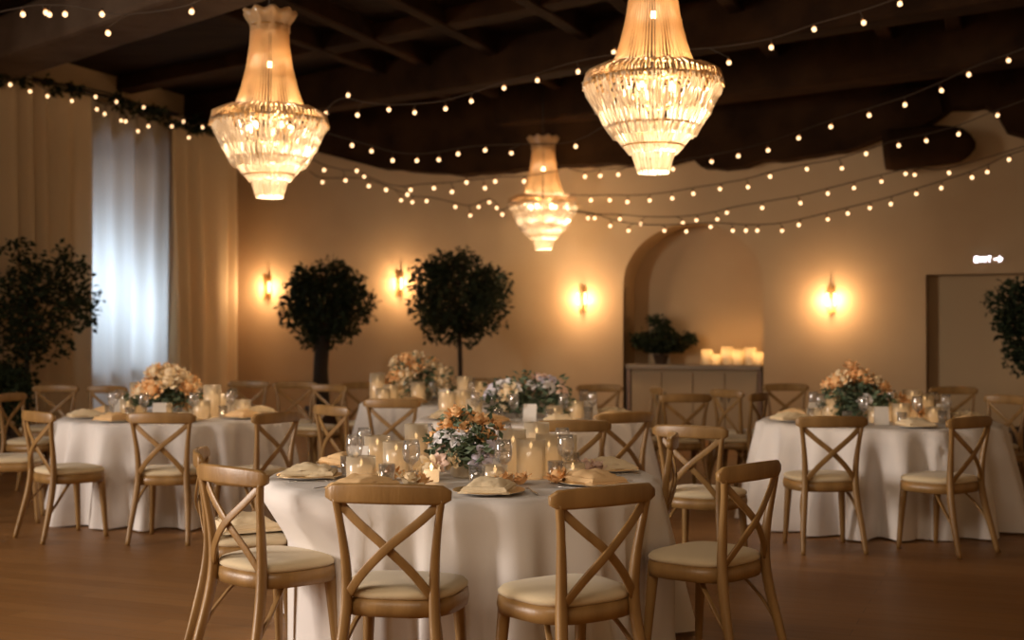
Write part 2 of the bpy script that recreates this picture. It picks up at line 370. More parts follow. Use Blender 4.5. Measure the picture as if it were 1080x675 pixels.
# rounded timber stub hanging in front of the fascia
sa, sb = S_of(937), S_of(1031)
mb = MB(); path = [BW(sa+(sb-sa)*t, .42+.05, 3.60+.03*sin(t*3)) for t in [0, .1, .3, .5, .7, .85, .94, 1.0]]
mb.sweep(path, [(cos(2*PI*q/14), sin(2*PI*q/14)) for q in range(14)], None, [(.18, .24), (.2, .26), (.2, .25), (.2, .25), (.19, .23), (.16, .2), (.1, .13), (.03, .04)])
mb.sweep([BW(sa+.05, .40, 4.0), BW(sa+(sb-sa)*.3, .40, 4.1), BW(sa+(sb-sa)*.62, .40, 4.16)], rrect(.3, .6, .1, 2), None, [1, 1, .6], 0, False)
struct(mb, 'trim_2', M['beam'])

# ------------------------------------------------------------------ curtains
def curtain(name, ua, ub, off, amp, period, m, label, z0=.02, z1=4.40, seed=0, cat='curtain', droop=.0):
    n = int((ub-ua)/.022); mbb = MB(); rows = 14; vs = []
    for j in range(rows+1):
        t = j/rows; z = z1+(z0-z1)*t
        for i in range(n+1):
            u = ua+(ub-ua)*i/n
            ph = 2*PI*(u/period+.9*noise.noise(Vector((u*1.1, seed, t*.35))))
            a = amp*(.45+.55*min(1, t*2.2+.15))*(1+.6*noise.noise(Vector((u*2.3, seed+5, t*.8))))
            o_ = off+a*(sin(ph)+.28*sin(2*ph+1.3))
            zz = z+(.03*sin(ph*.5) if j == 0 else 0) - droop*0
            vs.append(LW(u+.02*cos(ph), o_, zz))
    w_ = n+1
    mbb.add(vs, [(j*w_+i, j*w_+i+1, (j+1)*w_+i+1, (j+1)*w_+i) for j in range(rows) for i in range(n)], 0, True)
    return tag(mbb.build(name, m), label, cat)
curtain('curtain', Uo(247, .27), Uo(180, .27), .27, .085, .36, M['curtain'], 'heavy cream curtain hanging between the bright sheer and the first wall light', seed=1)
curtain('sheer_curtain', Uo(187, .14), Uo(84, .14), .14, .055, .42, M['sheer'], 'pale sheer curtain lit blue by daylight between two heavy cream curtains', seed=4)
curtain('curtain', Uo(93, .30), Uo(-160, .30), .30, .09, .38, M['curtain'], 'heavy cream curtain at the far left behind the tall leafy plant', seed=9)
mb = MB(); mb.tube([LW(.1, .22, 4.44), LW(U_of(-160), .22, 4.44)], .02, 8)
tag(mb.build('curtain_rod', M['iron']), 'dark rod running along the top of the cream curtains', 'curtain rod')

# ------------------------------------------------------------------ foliage
def leaves(mbb, blobs, n, size, seed, mi=0, elong=2.0, droop=.3, zmin=-9):
    rnd = random.Random(seed); tot = sum(b[1]**2 for b in blobs)
    for b in blobs:
        c, r = Vector(b[0]), b[1]; sq = b[2] if len(b) > 2 else 1.0
        for _ in range(int(n*b[1]**2/tot)):
            d = Vector((rnd.gauss(0, 1), rnd.gauss(0, 1), rnd.gauss(0, 1))).normalized()*(rnd.random()**.45)*r
            d.z *= sq; p = c+d*(1+.16*noise.noise(d*7+c))
            ax = Vector((rnd.gauss(0, 1), rnd.gauss(0, 1), rnd.gauss(0, .6)-droop)).normalized()
            sd = ax.cross(Vector((rnd.gauss(0, 1), rnd.gauss(0, 1), rnd.gauss(0, 1)))).normalized()
            p.z = max(p.z, zmin+.02); ax.z = abs(ax.z) if p.z < zmin+.1 else ax.z; l = size*rnd.uniform(.6, 1.25); wd = l/elong; nn = ax.cross(sd)*wd*.25
            mbb.add([p, p+ax*l*.5+sd*wd*.5+nn, p+ax*l, p+ax*l*.5-sd*wd*.5+nn], [(0, 1, 2, 3)], mi)
def pot(mbb, r, h, mi=0):
    mbb.lathe([(r*.68, 0), (r*.72, .01), (r*.95, h*.86), (r*1.05, h*.87), (r*1.05, h), (r*.93, h), (r*.9, h*.9)], 24, mi=mi)
def tree(name, loc, blobs, n, size, trunk, potr, poth, label, seed, cat='tree', elong=2.0, branches=10):
    t = empty(name, loc, 0, label, cat)
    p = MB(); pot(p, potr, poth); po = p.build('pot', M['pot'], t)
    sm_ = MB(); sm_.lathe([(potr*.9, poth*.88), (potr*.05, poth*.9)], 20); sm_.build('soil', M['soil'], po)
    tr = MB(); tr.tube(spline([q for q, _ in trunk], 4), [r for r in [trunk[min(i//4, len(trunk)-1)][1] for i in range((len(trunk)-1)*4+1)]], 8)
    rnd = random.Random(seed+1); top = Vector(trunk[-1][0])
    for b in blobs:
        c = Vector(b[0]); m_ = top.lerp(c, .5)+Vector((rnd.uniform(-.05, .05), rnd.uniform(-.05, .05), .03))
        tr.tube([top-Vector((0, 0, .08)), m_, c], [trunk[-1][1]*.6, trunk[-1][1]*.4, .006], 6)
    tr.build('trunk', M['bark'], t)
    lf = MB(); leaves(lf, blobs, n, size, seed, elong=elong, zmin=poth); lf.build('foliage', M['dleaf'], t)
    return t
rr = random.Random(3)
def crown(cx, cz, rx, rz_, n, r, seed):
    rd = random.Random(seed); out = [((cx, 0, cz), min(rx, rz_)*.72)]
    for i in range(n):
        a = 2*PI*i/n+rd.uniform(-.2, .2); out.append(((cx+cos(a)*rx*.68, rd.uniform(-.25, .25), cz+sin(a)*rz_*.68), r*rd.uniform(.75, 1.15)))
    return out
# tree 1 by the first sconce, px 343
d = 17.2; x = X_of(343, d); sc = d/F
zc = Z_of(322, d)
tree('potted_tree', (x, d, 0), crown(0, zc, .56, .60, 9, .27, 11), 5200, .085, [((-.04, 0, .3), .11), ((-.06, 0, .9), .10), ((-.03, 0, 1.3), .10), ((0, 0, zc-.2), .06)], .26, .42,
     'dark round-headed potted tree with thick trunk between the two left wall lights', 11)
d = 16.6; x = X_of(484, d); zc = Z_of(312, d)
tree('potted_tree', (x, d, 0), crown(0, zc, .60, .60, 9, .28, 23), 6000, .08, [((0, 0, .3), .035), ((.02, 0, .8), .03), ((0, 0, zc-.2), .03)], .24, .40,
     'dark round-headed potted tree with thin straight trunk right of the second wall light', 23)
d = 14.0; x = X_of(30, d); zc = Z_of(320, d)
cb = [((.0, 0, zc+.05), .42), ((.35, .1, zc+.25), .30), ((-.12, 0, zc+.58), .17), ((.36, 0, zc+.52), .15), ((.58, 0, zc+.42), .12), ((.50, 0, zc-.02), .30), ((.2, -.1, zc-.36), .33), ((-.25, .1, zc-.1), .32), ((-.15, 0, zc-.5), .28), ((.62, -.05, zc+.0), .14), ((.68, 0, zc-.2), .10), ((.05, 0, zc+.3), .26)]
tree('leafy_plant', (x, d, 0), cb, 2500, .075, [((0, 0, .3), .03), ((-.02, 0, .9), .028), ((0, 0, zc-.4), .02)], .26, .38,
     'tall loose leafy dark plant standing before the curtain at the far left', 31, 'plant', elong=1.7)
d = 13.2; x = X_of(8, d)
tree('leafy_shrub', (x, d, 0), [((0, 0, .72), .30), ((.12, 0, .92), .18), ((-.2, 0, .85), .25), ((.0, 0, 1.0), .15)], 1400, .075, [((0, 0, .3), .03), ((0, 0, .6), .02)], .24, .36,
     'low bushy shrub at the left edge below the tall leafy plant', 35, 'plant', elong=1.7)
d = 13.6; x = X_of(1090, d); zc = Z_of(345, d)
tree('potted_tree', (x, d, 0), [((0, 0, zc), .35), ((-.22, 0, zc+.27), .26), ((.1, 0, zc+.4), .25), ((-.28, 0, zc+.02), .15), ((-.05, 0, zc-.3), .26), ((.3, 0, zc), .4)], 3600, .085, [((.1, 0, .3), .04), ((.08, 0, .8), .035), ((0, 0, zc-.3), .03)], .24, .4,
     'dark leafy tree half cut off by the right edge before the doorway', 41)

# ------------------------------------------------------------------ sideboard in the arch, its plant and candles
g0, g1 = S_of(659), S_of(804); zt = .98
t = empty('sideboard', BW((g0+g1)/2, -.22, 0), -radians(22), 'low stone-topped sideboard filling the arched niche', 'sideboard')
wd = (g1-g0)-.04
mb = MB(); mb.box((0, .0, zt-.03), (wd, .5, .06), bev=.008); mb.build('worktop', M['stone'], t)
mb = MB(); mb.box((0, .04, (zt-.06)/2), (wd-.04, .38, zt-.06)); mb.build('body', M['panel'], t)
for i in range(4):
    w4 = (wd-.1)/4; mb = MB(); mb.box((-wd/2+.05+w4*(i+.5), -.163, .47), (w4-.02, .02, .82), bev=.004)
    p = mb.build('door', M['panel'], t)
    mb = MB(); mb.tube([(-wd/2+.05+w4*(i+.5)+(w4/2-.05)*(1 if i % 2 == 0 else -1), -.19, .5), (-wd/2+.05+w4*(i+.5)+(w4/2-.05)*(1 if i % 2 == 0 else -1), -.19, .62)], .008, 6); mb.build('handle', M['iron'], p)
for sx in (-1, 1):
    mb = MB(); mb.box((sx*(wd/2-.02), -.16, zt/2-.03), (.05, .06, zt-.06)); mb.build('side_post', M['oakd'], t)
q = BW(S_of(693), -.2, zt)
tree('bushy_plant', (q.x, q.y, zt), [((0, 0, .32), .22), ((-.22, 0, .30), .16), ((-.32, 0, .34), .09), ((.2, 0, .26), .17), ((.38, 0, .34), .10), ((.0, 0, .52), .13), ((-.05, 0, .15), .17), ((-.1, 0, .6), .08)], 2200, .07, [((0, 0, .02), .02), ((0, 0, .2), .015)], .11, .13,
     'bushy dark plant on the left half of the sideboard', 51, 'plant')

def candle(name, loc, r, h, gr, gh, label, group=None, light=0, cat='candle'):
    t = empty(name, loc, 0, label, cat, group)
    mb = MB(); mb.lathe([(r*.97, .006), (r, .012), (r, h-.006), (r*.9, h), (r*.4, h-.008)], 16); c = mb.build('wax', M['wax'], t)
    mb = MB(); mb.lathe([(.001, h-.006), (.006, h+.006), (.008, h+.016), (.003, h+.022), (.0005, h+.030)], 8); mb.build('flame', M['flame'], t)
    if gh:
        mb = MB(); mb.lathe([(gr*.9, 0), (gr, .006), (gr, gh), (gr-.004, gh), (gr-.004, .01)], 18)
        mb.build('glass_holder', M['frost'], t)
    if light:
        l = bpy.data.lights.new('flame_light', 'POINT'); l.energy = light; l.color = (1, .55, .2); l.shadow_soft_size = .03
        o = bpy.data.objects.new('flame_light', l); COL.objects.link(o); o.parent = t; o.location = (0, 0, h+.06)
    return t
sbc = [(741, .045, .13, .20, 'leftmost'), (752, .03, .08, .14, 'second from the left'), (763, .05, .14, .24, 'third from the left'), (775, .04, .10, .21, 'fourth from the left'), (787, .05, .15, .23, 'second from the right'), (797, .035, .09, .17, 'rightmost')]
for i, (px, r, h, gh, wds) in enumerate(sbc):
    p = BW(S_of(px), -.24+.06*(i % 2), zt)
    candle('candle', (p.x, p.y, zt), r, h, r+.03, gh, 'glowing glass candle on the sideboard, %s of six' % wds, light=P_CANDLE, )

# ------------------------------------------------------------------ wall sconces
def sconce(px, py, label):
    s_ = S_of(px); p = BW(s_, 0, 0); z = Z_of(py, p.y)
    t = empty('wall_sconce', (p.x, p.y, z), -radians(22), label, 'wall light')
    mb = MB(); mb.box((0, -.012, 0), (.10, .024, .34), bev=.006); mb.build('back_plate', M['brass'], t)
    for sx in (-1, 1):
        mb = MB(); mb.lathe([(.003, -.085), (.014, -.08), (.018, 0), (.014, .08), (.003, .085)], 12, (sx*.045, -.05, 0)); mb.build('frosted_tube', M['scon'], t)
    mb = MB(); mb.box((0, -.115, 0), (.030, .014, .40), bev=.005); mb.box((0, -.065, .11), (.02, .09, .014)); mb.box((0, -.065, -.11), (.02, .09, .014)); mb.build('front_bar', M['brass'], t)
    for sx in (-.08, .08):
        l = bpy.data.lights.new('sconce_light', 'POINT'); l.energy = P_SCONCE*1.3; l.color = WARM; l.shadow_soft_size = .02
        o = bpy.data.objects.new('sconce_light', l); COL.objects.link(o); o.parent = t; o.location = (sx, -.10, 0)
    l = bpy.data.lights.new('sconce_light', 'POINT'); l.energy = P_SCONCE*4; l.color = WARM; l.shadow_soft_size = .05
    o = bpy.data.objects.new('sconce_light', l); COL.objects.link(o); o.parent = t; o.location = (0, -.32, -.05)
sconce(283, 303, 'glowing wall sconce nearest the curtains, left of the thick-trunked tree')
sconce(422, 299, 'glowing wall sconce between the two round-headed trees')
sconce(615, 315, 'glowing wall sconce just left of the arched niche')
sconce(877, 316, 'glowing wall sconce between the arched niche and the doorway')

# lit exit-style sign above the doorway: a row of small glowing letters and an arrow
s_ = S_of(1043); p = BW(s_, .0, 0); z = Z_of(273.5, p.y)
t = empty('lit_sign', (p.x, p.y, z), -radians(22), 'small lit white sign with arrow on the wall above the doorway', 'sign')
mb = MB(); mb.box((0, -.01, 0), (.36, .018, .09), bev=.003); mb.build('backing', M['wall'], t)
def stroke(x, segs, nm='letter'):
    mb = MB()
    for (xa, za_, xb, zb) in segs: mb.tube([(x+xa, -.024, za_), (x+xb, -.024, zb)], .0075, 6)
    mb.build(nm, M['neon'], t)
h = .028
stroke(-.155, [(0, -h, 0, h), (0, h, .035, h), (0, 0, .028, 0), (0, -h, .035, -h)])
stroke(-.10, [(0, -h, .035, h), (0, h, .035, -h)])
stroke(-.04, [(0, -h, 0, h)])
stroke(-.015, [(.02, -h, .02, h), (0, h, .04, h)])
stroke(.06, [(0, 0, .09, 0), (.055, .03, .09, 0), (.055, -.03, .09, 0)], 'arrow')

# ------------------------------------------------------------------ chandeliers
def chandelier(loc, ztop, label, seed=0):
    # local z: world heights minus 2.48 ; hangs from ztop
    t = empty('chandelier', (loc[0], loc[1], 2.48), 0, label, 'chandelier')
    rnd = random.Random(seed)
    H = 1.47
    mb = MB(); mb.tube([(0, 0, H-.02), (0, 0, ztop-2.48-.03)], .010, 6); mb.lathe([(.07, ztop-2.48-.05), (.09, ztop-2.48)], 18); mb.tube([(0, 0, .3), (0, 0, H)], .015, 8)
    mb.build('suspension_rod', M['iron'], t)
    # crown: ruffled flower ring
    mb = MB(); seg = 60
    mb.lathe([(.150, H-.17), (.150, H-.11), (.185, H-.06), (.205, H-.02), (.19, H), (.165, H-.02)], seg, fn=lambda r, z, a: (r*(1+.07*sin(a*9)), z+.012*sin(a*9+.6)))
    mb.build('crown', M['crystal2'], t)
    # upper drape: long bead strands
    mb = MB(); n = 64
    for i in range(n):
        a = 2*PI*i/n; path = []; rs = []
        for j in range(9):
            s = j/8; z = H-.10-s*(H-.10-.70); r = .140+.035*s+.10*s**2.4
            path.append((r*cos(a), r*sin(a), z)); rs.append(.0052*(1+.3*(j % 2)))
        mb.tube(path, rs, 5)
    mb.build('upper_drape', M['crystal2'], t)
    # waist rings
    for (r, z, rt) in ((.277, .70, .012), (.44, .60, .010), (.30, .31, .008), (.20, .18, .007), (.15, H-.12, .008), (.098, .02, .005)):
        mb = MB(); mb.tube([(r*cos(2*PI*i/40), r*sin(2*PI*i/40), z) for i in range(40)], rt, 6, closed=True); mb.build('ring', M['brass'], t)
    for i in range(6):
        a = PI*i/3; mb = MB()
        mb.tube([(0, 0, .62), (.2*cos(a), .2*sin(a), .66), (.43*cos(a), .43*sin(a), .60)], .006, 5); mb.build('frame_arm', M['brass'], t)
    # shoulder ruffle
    mb = MB(); n = 72
    for i in range(n):
        a = 2*PI*i/n; w_ = .02*rnd.random()
        mb.tube([(.275*cos(a), .275*sin(a), .70), (.36*cos(a), .36*sin(a), .685+w_), (.44*cos(a), .44*sin(a), .645+w_), (.465*cos(a), .465*sin(a), .55+w_)], [.007, .008, .009, .007], 5)
    mb.build('shoulder_fringe', M['fringe'], t)
    def tier(name, r0, z0, r1, z1, n, rt, bulge=.02, jit=.01, inner=0, m='crystal'):
        mb = MB()
        for i in range(n):
            a = 2*PI*(i+rnd.uniform(-.3, .3))/n; k = 1-inner*rnd.random(); path = []; rs = []
            for j in range(6):
                s = j/5; r = (r0+(r1-r0)*s+bulge*sin(PI*s))*k; path.append((r*cos(a)+rnd.uniform(-jit, jit)*.5, r*sin(a)+rnd.uniform(-jit, jit)*.5, z0+(z1-z0)*s)); rs.append(rt*rnd.uniform(.7, 1.3))
            mb.tube(path, rs, 5)
        mb.build(name, M[m], t)
    tier('crystal_tier', .465, .60, .37, .40, 100, .0085, .012, .016, .05)
    tier('crystal_tier', .405, .50, .275, .24, 96, .0085, .02, .016, .08)
    tier('crystal_tier', .285, .31, .155, .13, 70, .0075, .01, .006, .03)
    tier('crystal_tier', .145, .15, .098, .0, 40, .0065, .0, .002)
    for i in range(5):
        a = 2*PI*i/5+.4; mb = MB(); x, y = .17*cos(a), .17*sin(a)
        mb.tube([(x, y, .44), (x, y, .52)], .011, 6, 0); mb.tube([(0, 0, .42), (x, y, .44)], .005, 5, 0); mb.ball((x, y, .55), .026, 10, 8, 1, (1, 1, 1.35)); mb.build('candle_lamp', [M['brass'], M['lamp']], t)
    mb = MB(); mb.ball((0, 0, 1.05), .022, 8, 6, 0, (1, 1, 1.5)); mb.build('inner_bulb', M['lamp'], t)
    for (z, e) in ((.40, P_CHAND*.38), (.58, P_CHAND*.46), (1.08, P_CHAND*.035), (-.04, P_CHAND*.24)):  # lowest light has no bulb, added under the crystals to brighten the tabletops
        l = bpy.data.lights.new('chandelier_light', 'POINT'); l.energy = e; l.color = CHANW; l.shadow_soft_size = .07
        o = bpy.data.objects.new('chandelier_light', l); COL.objects.link(o); o.parent = t; o.location = (.06, -.03, z)
    return t
chandelier((X_of(284, 10.1), 10.1), 4.32, 'crystal chandelier at upper left before the curtains', 1)
chandelier((X_of(689, 8.5), 8.5), 4.41, 'nearest and largest crystal chandelier, cut off by the top edge', 2)
chandelier((X_of(573, 16.7), 16.7), 4.79, 'farthest and smallest crystal chandelier, near the arched niche', 3)

# ------------------------------------------------------------------ string lights
def bulb_mesh():
    mb = MB(); mb.lathe([(.008, .045), (.010, .028), (.010, .018)], 8, mi=0)
    mb.lathe([(.006, .024), (.011, .014), (.017, .002)], 10, mi=2); mb.lathe([(.017, .002), (.0225, -.010), (.022, -.024), (.013, -.036), (.002, -.040)], 10, mi=1)
    return mb.mesh('bulb', [M['wire'], M['bulbm'], M['bulbn']])
BM = bulb_mesh()
def strand(pts, d0, d1, label, pre=None, post=None, sc=1.0, dw=0):
    """pts: bulb sightings; real distance runs from d0 to d1 along the cord."""
    x0, x1 = pts[0][0], pts[-1][0]
    P = []
    for k, (px, py) in enumerate(pts):
        f = (px-x0)/(x1-x0) if x1 != x0 else 0; dd = d0+(d1-d0)*f+dw*sin(f*PI)
        P.append(P3(px, py, dd))
    t = empty('string_light', P[0], 0, label, 'string lights', 'warm string lights under the dark ceiling')
    o_ = P[0]; W = [p+Vector((0, 0, .045*sc)) for p in P]
    W = [W[0]]+[W[i]*.5+(W[i-1]+W[i+1])*.25+Vector((0, 0, .012)) for i in range(1, len(W)-1)]+[W[-1]]
    if pre: W = [pre]+W
    if post: W = W+[post]
    mb = MB(); mb.tube([q-o_ for q in spline(W, 4)], .0055, 5)
    wo = W[1:] if pre else W
    for p, q in zip(P, wo): mb.tube([q-o_, p-o_+Vector((0, 0, .03*sc))], .004, 4)
    mb.build('cord', M['wire'], t)
    for p in P:
        b = bpy.data.objects.new('bulb', BM); COL.objects.link(b); b.parent = t; b.location = p-o_; b.scale = (sc*.88, sc*.88, sc*.88)
        b.rotation_euler = (random.uniform(-.35, .35), random.uniform(-.35, .35), 0)
    return t
strand([(23,13),(47,11),(51,13),(68,13),(107,13),(113,33),(202,10)], 10.2, 9.6, 'short warm string light crossing the ceiling at the top left corner', P3(-40, 20, 10.6), P3(262, -30, 9.4), 1.0)
strand([(10,88),(23,67),(31,95),(49,100),(75,105),(100,101),(102,114),(110,119),(122,106),(127,126),(132,127),(145,137),(151,112),(156,132),(181,132),(193,127),(199,144),(213,133)], 14.4, 17.6, 'fairy light string along the leafy garland above the curtains', P3(-40, 78, 13.6), P3(236, 138, 18.2), .95)
strand([(343,127),(344,118),(367,99),(377,120),(410,114),(437,117),(470,113),(497,105),(532,91),(567,83),(610,74),(648,53),(769,64),(814,48),(859,29),(911,22),(950,2)], 12.6, 9.8, 'warm string light crossing high behind the nearest chandelier', P3(330, 130, 13), P3(1000, -30, 9.4), .95)
strand([(371,152),(392,158),(414,168),(440,168),(463,167),(483,161),(512,157),(539,160),(607,153)], 14.2, 13.6, 'warm string light sagging left of the farthest chandelier top', P3(345, 140, 14.4), P3(655, 120, 13.2), 1.0)
strand([(617,185),(633,184),(652,183),(710,177),(751,169),(779,163),(810,157),(843,144),(877,132),(917,120),(955,109),(993,94),(1022,77),(1064,62)], 14.6, 12.0, 'warm string light rising right from the farthest chandelier to the top right', P3(600, 178, 14.8), P3(1110, 40, 11.6), 1.0)
strand([(623,210),(643,210),(662,212),(685,210),(709,208),(731,203),(760,198),(789,196),(812,185),(851,177),(888,176),(914,161),(948,152),(977,147),(1012,140),(1053,120)], 14.4, 12.9, 'warm string light rising right across the wall top above the arch', P3(600, 205, 14.6), P3(1110, 95, 12.6), .95)
strand([(620,229),(654,230),(676,235),(720,234),(735,231),(757,230),(767,223),(804,218),(844,213),(873,203),(901,197),(930,190),(956,182),(965,183),(1001,181)], 14.2, 13.4, 'warm string light sagging just over the arch, upper of two', P3(600, 222, 14.4), P3(1095, 150, 13.0), .9)
strand([(627,229),(644,237),(663,242),(701,242),(724,243),(750,238),(773,242),(787,242),(799,242),(825,242),(843,236),(873,230),(894,224),(918,218),(940,214),(967,203),(993,197),(1025,186),(1042,180),(1065,167)], 13.9, 13.0, 'lowest warm string light, sagging across the top of the arch', P3(608, 222, 14.0), P3(1110, 150, 12.8), .9)
strand([(342,178),(364,189),(376,179),(389,195),(407,199),(430,204),(433,199),(458,197),(477,201),(492,191),(511,197),(522,190),(553,190)], 16.6, 15.4, 'warm string light along the back wall top above the round-headed trees', P3(330, 168, 16.8), P3(590, 180, 15.2), 1.1)
strand([(340,191),(384,185),(423,210),(435,212),(450,211),(480,217),(496,226),(505,217),(516,212),(524,218),(530,225)], 17.0, 16.0, 'lower fainter string light on the back wall over the thin-trunked tree', P3(326, 180, 17.0), P3(560, 205, 15.8), 1.0)

# leafy garland on the curtain top
t = empty('leaf_garland', LW(U_of(240), .35, 4.4), 0, 'dark leafy garland draped along the top of the curtains', 'garland')
ob = Vector(t.location); mb = MB(); ur = [U_of(240)+(U_of(-60)-U_of(240))*i/26 for i in range(27)]
mb.tube([LW(u, .42, 4.40+.04*sin(u*2.3))-ob for u in ur], .012, 5); mb.build('stem', M['bark'], t)
mb = MB(); bl = []
for i in range(48):
    u = U_of(240)+(U_of(-60)-U_of(240))*random.random(); bl.append((LW(u, .42, 4.38+.04*sin(u*2.3)+random.uniform(-.1, .05))-ob, random.uniform(.06, .15), .7))
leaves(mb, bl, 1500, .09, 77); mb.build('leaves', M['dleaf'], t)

# ------------------------------------------------------------------ chair
def make_chair():
    t = empty('dining_chair')
    def leg_post(sx):
        pts = [(sx*.205, -.085, 0), (sx*.194, -.045, .15), (sx*.176, -.005, .32), (sx*.166, .012, .46), (sx*.170, .006, .60), (sx*.186, -.012, .74), (sx*.200, -.022, .83)]
        mb = MB(); path = spline(pts, 4); n = len(path)
        sc = [(.8+.35*sin(PI*min(1, i/n*1.3)), .8+.35*sin(PI*min(1, i/n*1.3))) for i in range(n)]
        mb.sweep(path, rrect(.035, .036, .012, 2), (0, 1, 0), sc); return mb
    for sx in (-1, 1): leg_post(sx).build('back_post', M['oak'], t)
    # top rail, bowed backwards
    mb = MB(); path = []; sc = []
    for i in range(17):
        s = -1+2*i/16; path.append((s*.235, -.052+.040*s*s, .845+.006*(1-s*s))); e_ = 1 if abs(s) < .9 else (.86 if abs(s) < .99 else .5)
        sc.append((1, e_*(1.0+.10*(1-s*s))))
    mb.sweep(path, rrect(.026, .070, .011, 3), (0, 0, 1), sc); mb.build('top_rail', M['oak'], t)
    for sx in (-1, 1):
        mb = MB(); pts = [(-sx*.192, -.012+.004*sx, .815), (-sx*.120, -.030+.005*sx, .748), (0, -.044+.008*sx, .650), (sx*.095, -.024+.006*sx, .555), (sx*.162, .006, .465)]
        mb.sweep(spline(pts, 4), rrect(.034, .011, .004, 2), (0, 1, 0)); mb.build('cross_brace', M['oak'], t)
    # seat outline
    def outline(k, n=36):
        out = []
        for i in range(n):
            a = 2*PI*i/n; ca, sa = cos(a), sin(a); p = 3.2
            r = (abs(ca)**p+abs(sa)**p)**(-1/p); x = r*ca; y = r*sa
            wdt = .228+.02*y; out.append((x*wdt*k, .205+y*.205*k))
        return out
    mb = MB(); n = 36; vs = []; lv = [(.90, .388), (1.0, .391), (1.02, .42), (1.0, .452), (.9, .455)]
    for k, z in lv: vs += [(x, y, z) for x, y in outline(k)]
    fs = [(j*n+i, j*n+(i+1) % n, (j+1)*n+(i+1) % n, (j+1)*n+i) for j in range(len(lv)-1) for i in range(n)]+[tuple(range(n)), tuple((len(lv)-1)*n+i for i in range(n))]
    mb.add(vs, fs, 0, True); mb.build('seat_frame', M['oak'], t)
    mb = MB(); vs = []; lv = [(.93, .450), (1.0, .462), (1.0, .474), (.95, .486), (.8, .495), (.5, .500), (.15, .501)]
    for k, z in lv: vs += [(x, y, z) for x, y in outline(k)]
    fs = [(j*n+i, j*n+(i+1) % n, (j+1)*n+(i+1) % n, (j+1)*n+i) for j in range(len(lv)-1) for i in range(n)]+[tuple(range(n)), tuple((len(lv)-1)*n+i for i in range(n))]
    mb.add(vs, fs, 0, True); mb.build('seat_cushion', M['seat'], t)
    for sx in (-1, 1):
        mb = MB(); mb.tube(spline([(sx*.200, .385, 0), (sx*.190, .372, .2), (sx*.180, .355, .41)], 4), [.015, .0165, .018, .0195, .021, .0225, .024, .025, .026], 10); mb.build('front_leg', M['oak'], t)
        mb = MB(); mb.sweep(spline([(sx*.188, -.02, .20), (sx*.182, .04, .28), (sx*.15, .12, .37), (sx*.10, .18, .405)], 4), rrect(.022, .012, .004, 2), (0, 0, 1)); mb.build('bent_brace', M['oak'], t)
    return t
chair0 = make_chair(); note(chair0); first = [True]
used_labels = {}
SEATS = []
def chair(px, d, deg, label, group, dark=False):
    a = radians(deg); bx, by = X_of(px, d), d
    for i in range(48):
        q = 2*PI*i/48; lx, ly = .235*max(-1, min(1, cos(q)*1.25)), .205+.225*max(-1, min(1, sin(q)*1.25)); SEATS.append((bx+lx*cos(a)-ly*sin(a), by+lx*sin(a)+ly*cos(a)))
    o = chair0 if first[0] else copy_tree(chair0); first[0] = False
    o.location = (X_of(px, d), d, 0); o.rotation_euler.z = radians(deg); o['label'] = label; o['category'] = 'chair'; o['group'] = group
    return o
G1 = 'cross-back chairs round the nearest table'; G2 = 'cross-back chairs round the other tables'; G3 = 'cross-back chairs at the back of the room'
chair(411, 4.72, -10, 'wooden cross-back chair with ivory seat, front and centre-left, back turned to the viewer', G1)
chair(633, 4.66, 34, 'wooden cross-back chair at front centre-right, turned left towards the nearest table', G1)
chair(248, 5.32, -42, 'wooden cross-back chair at the left front of the nearest table, showing its broad seat', G1)
chair(219, 6.05, -80, 'wooden chair mostly hidden behind the left front chair, folded cloth on seat', G1)
chair(787, 5.45, 47, 'wooden cross-back chair at right front of the nearest table, seat facing left', G1)
chair(703, 6.95, 83, 'wooden chair seen edge-on at the right rear of the nearest table', G1)
chair(729, 7.55, -30, 'pale wooden cross-back chair standing in the aisle behind the nearest table', G2)
chair(171, 8.7, -3, 'wooden cross-back chair squarely before the left table, back to the viewer', G2)
chair(43, 8.85, -44, 'wooden cross-back chair at the left front of the left table, seat to the right', G2)
chair(290, 8.75, 58, 'wooden cross-back chair at the right side of the left table', G2)
chair(-14, 9.7, -75, 'wooden chair cut off by the left edge of the picture', G2)
chair(14, 11.3, -100, 'wooden chair behind the cut-off chair near the left edge', G2)
chair(876, 8.35, 3, 'wooden cross-back chair at the left front of the right table, back to the viewer', G2)
chair(1020, 8.3, 36, 'wooden cross-back chair at right front of the right table, turned left', G2)
chair(1060, 10.9, 118, 'wooden cross-back chair at the far right corner of the right table', G2)
chair(604, 8.0, 3, 'wooden cross-back chair before the middle table, back to the viewer', G2)
chair(657, 8.75, 30, 'wooden cross-back chair at the right front of the middle table', G2)
chair(352, 9.5, -48, 'narrow-looking honey wooden chair left of the middle tables, turned right', G2)
chair(414, 10.4, -8, 'wooden cross-back chair before the farther middle table', G2)
chair(58, 12.9, 178, 'wooden chair facing the viewer behind the left table, beside the tall leafy plant', G3)
chair(112, 12.7, 160, 'wooden chair behind the left table before the bright sheer curtain', G3)
chair(262, 13.9, 172, 'wooden chair in the back row below the first wall light', G3)
chair(311, 13.7, -176, 'wooden chair in the back row left of the thick-trunked tree', G3)
chair(346, 13.0, 150, 'wooden chair in the back row in front of the thick tree trunk', G3)
chair(382, 13.6, 200, 'wooden chair in the back row right of the thick-trunked tree', G3)
chair(512, 14.6, 180, 'wooden chair in the back row right of the thin tree trunk', G3)
chair(632, 13.0, 176, 'wooden chair behind the white flowers of the middle table', G3)
chair(690, 12.4, 95, 'wooden chair before the left end of the sideboard', G3)
chair(722, 11.2, 8, 'wooden chair before the sideboard, below its left candle', G3)
chair(768, 12.0, -60, 'wooden chair before the sideboard, below its middle candles', G3)
chair(798, 11.4, 60, 'wooden chair before the right end of the sideboard', G3)
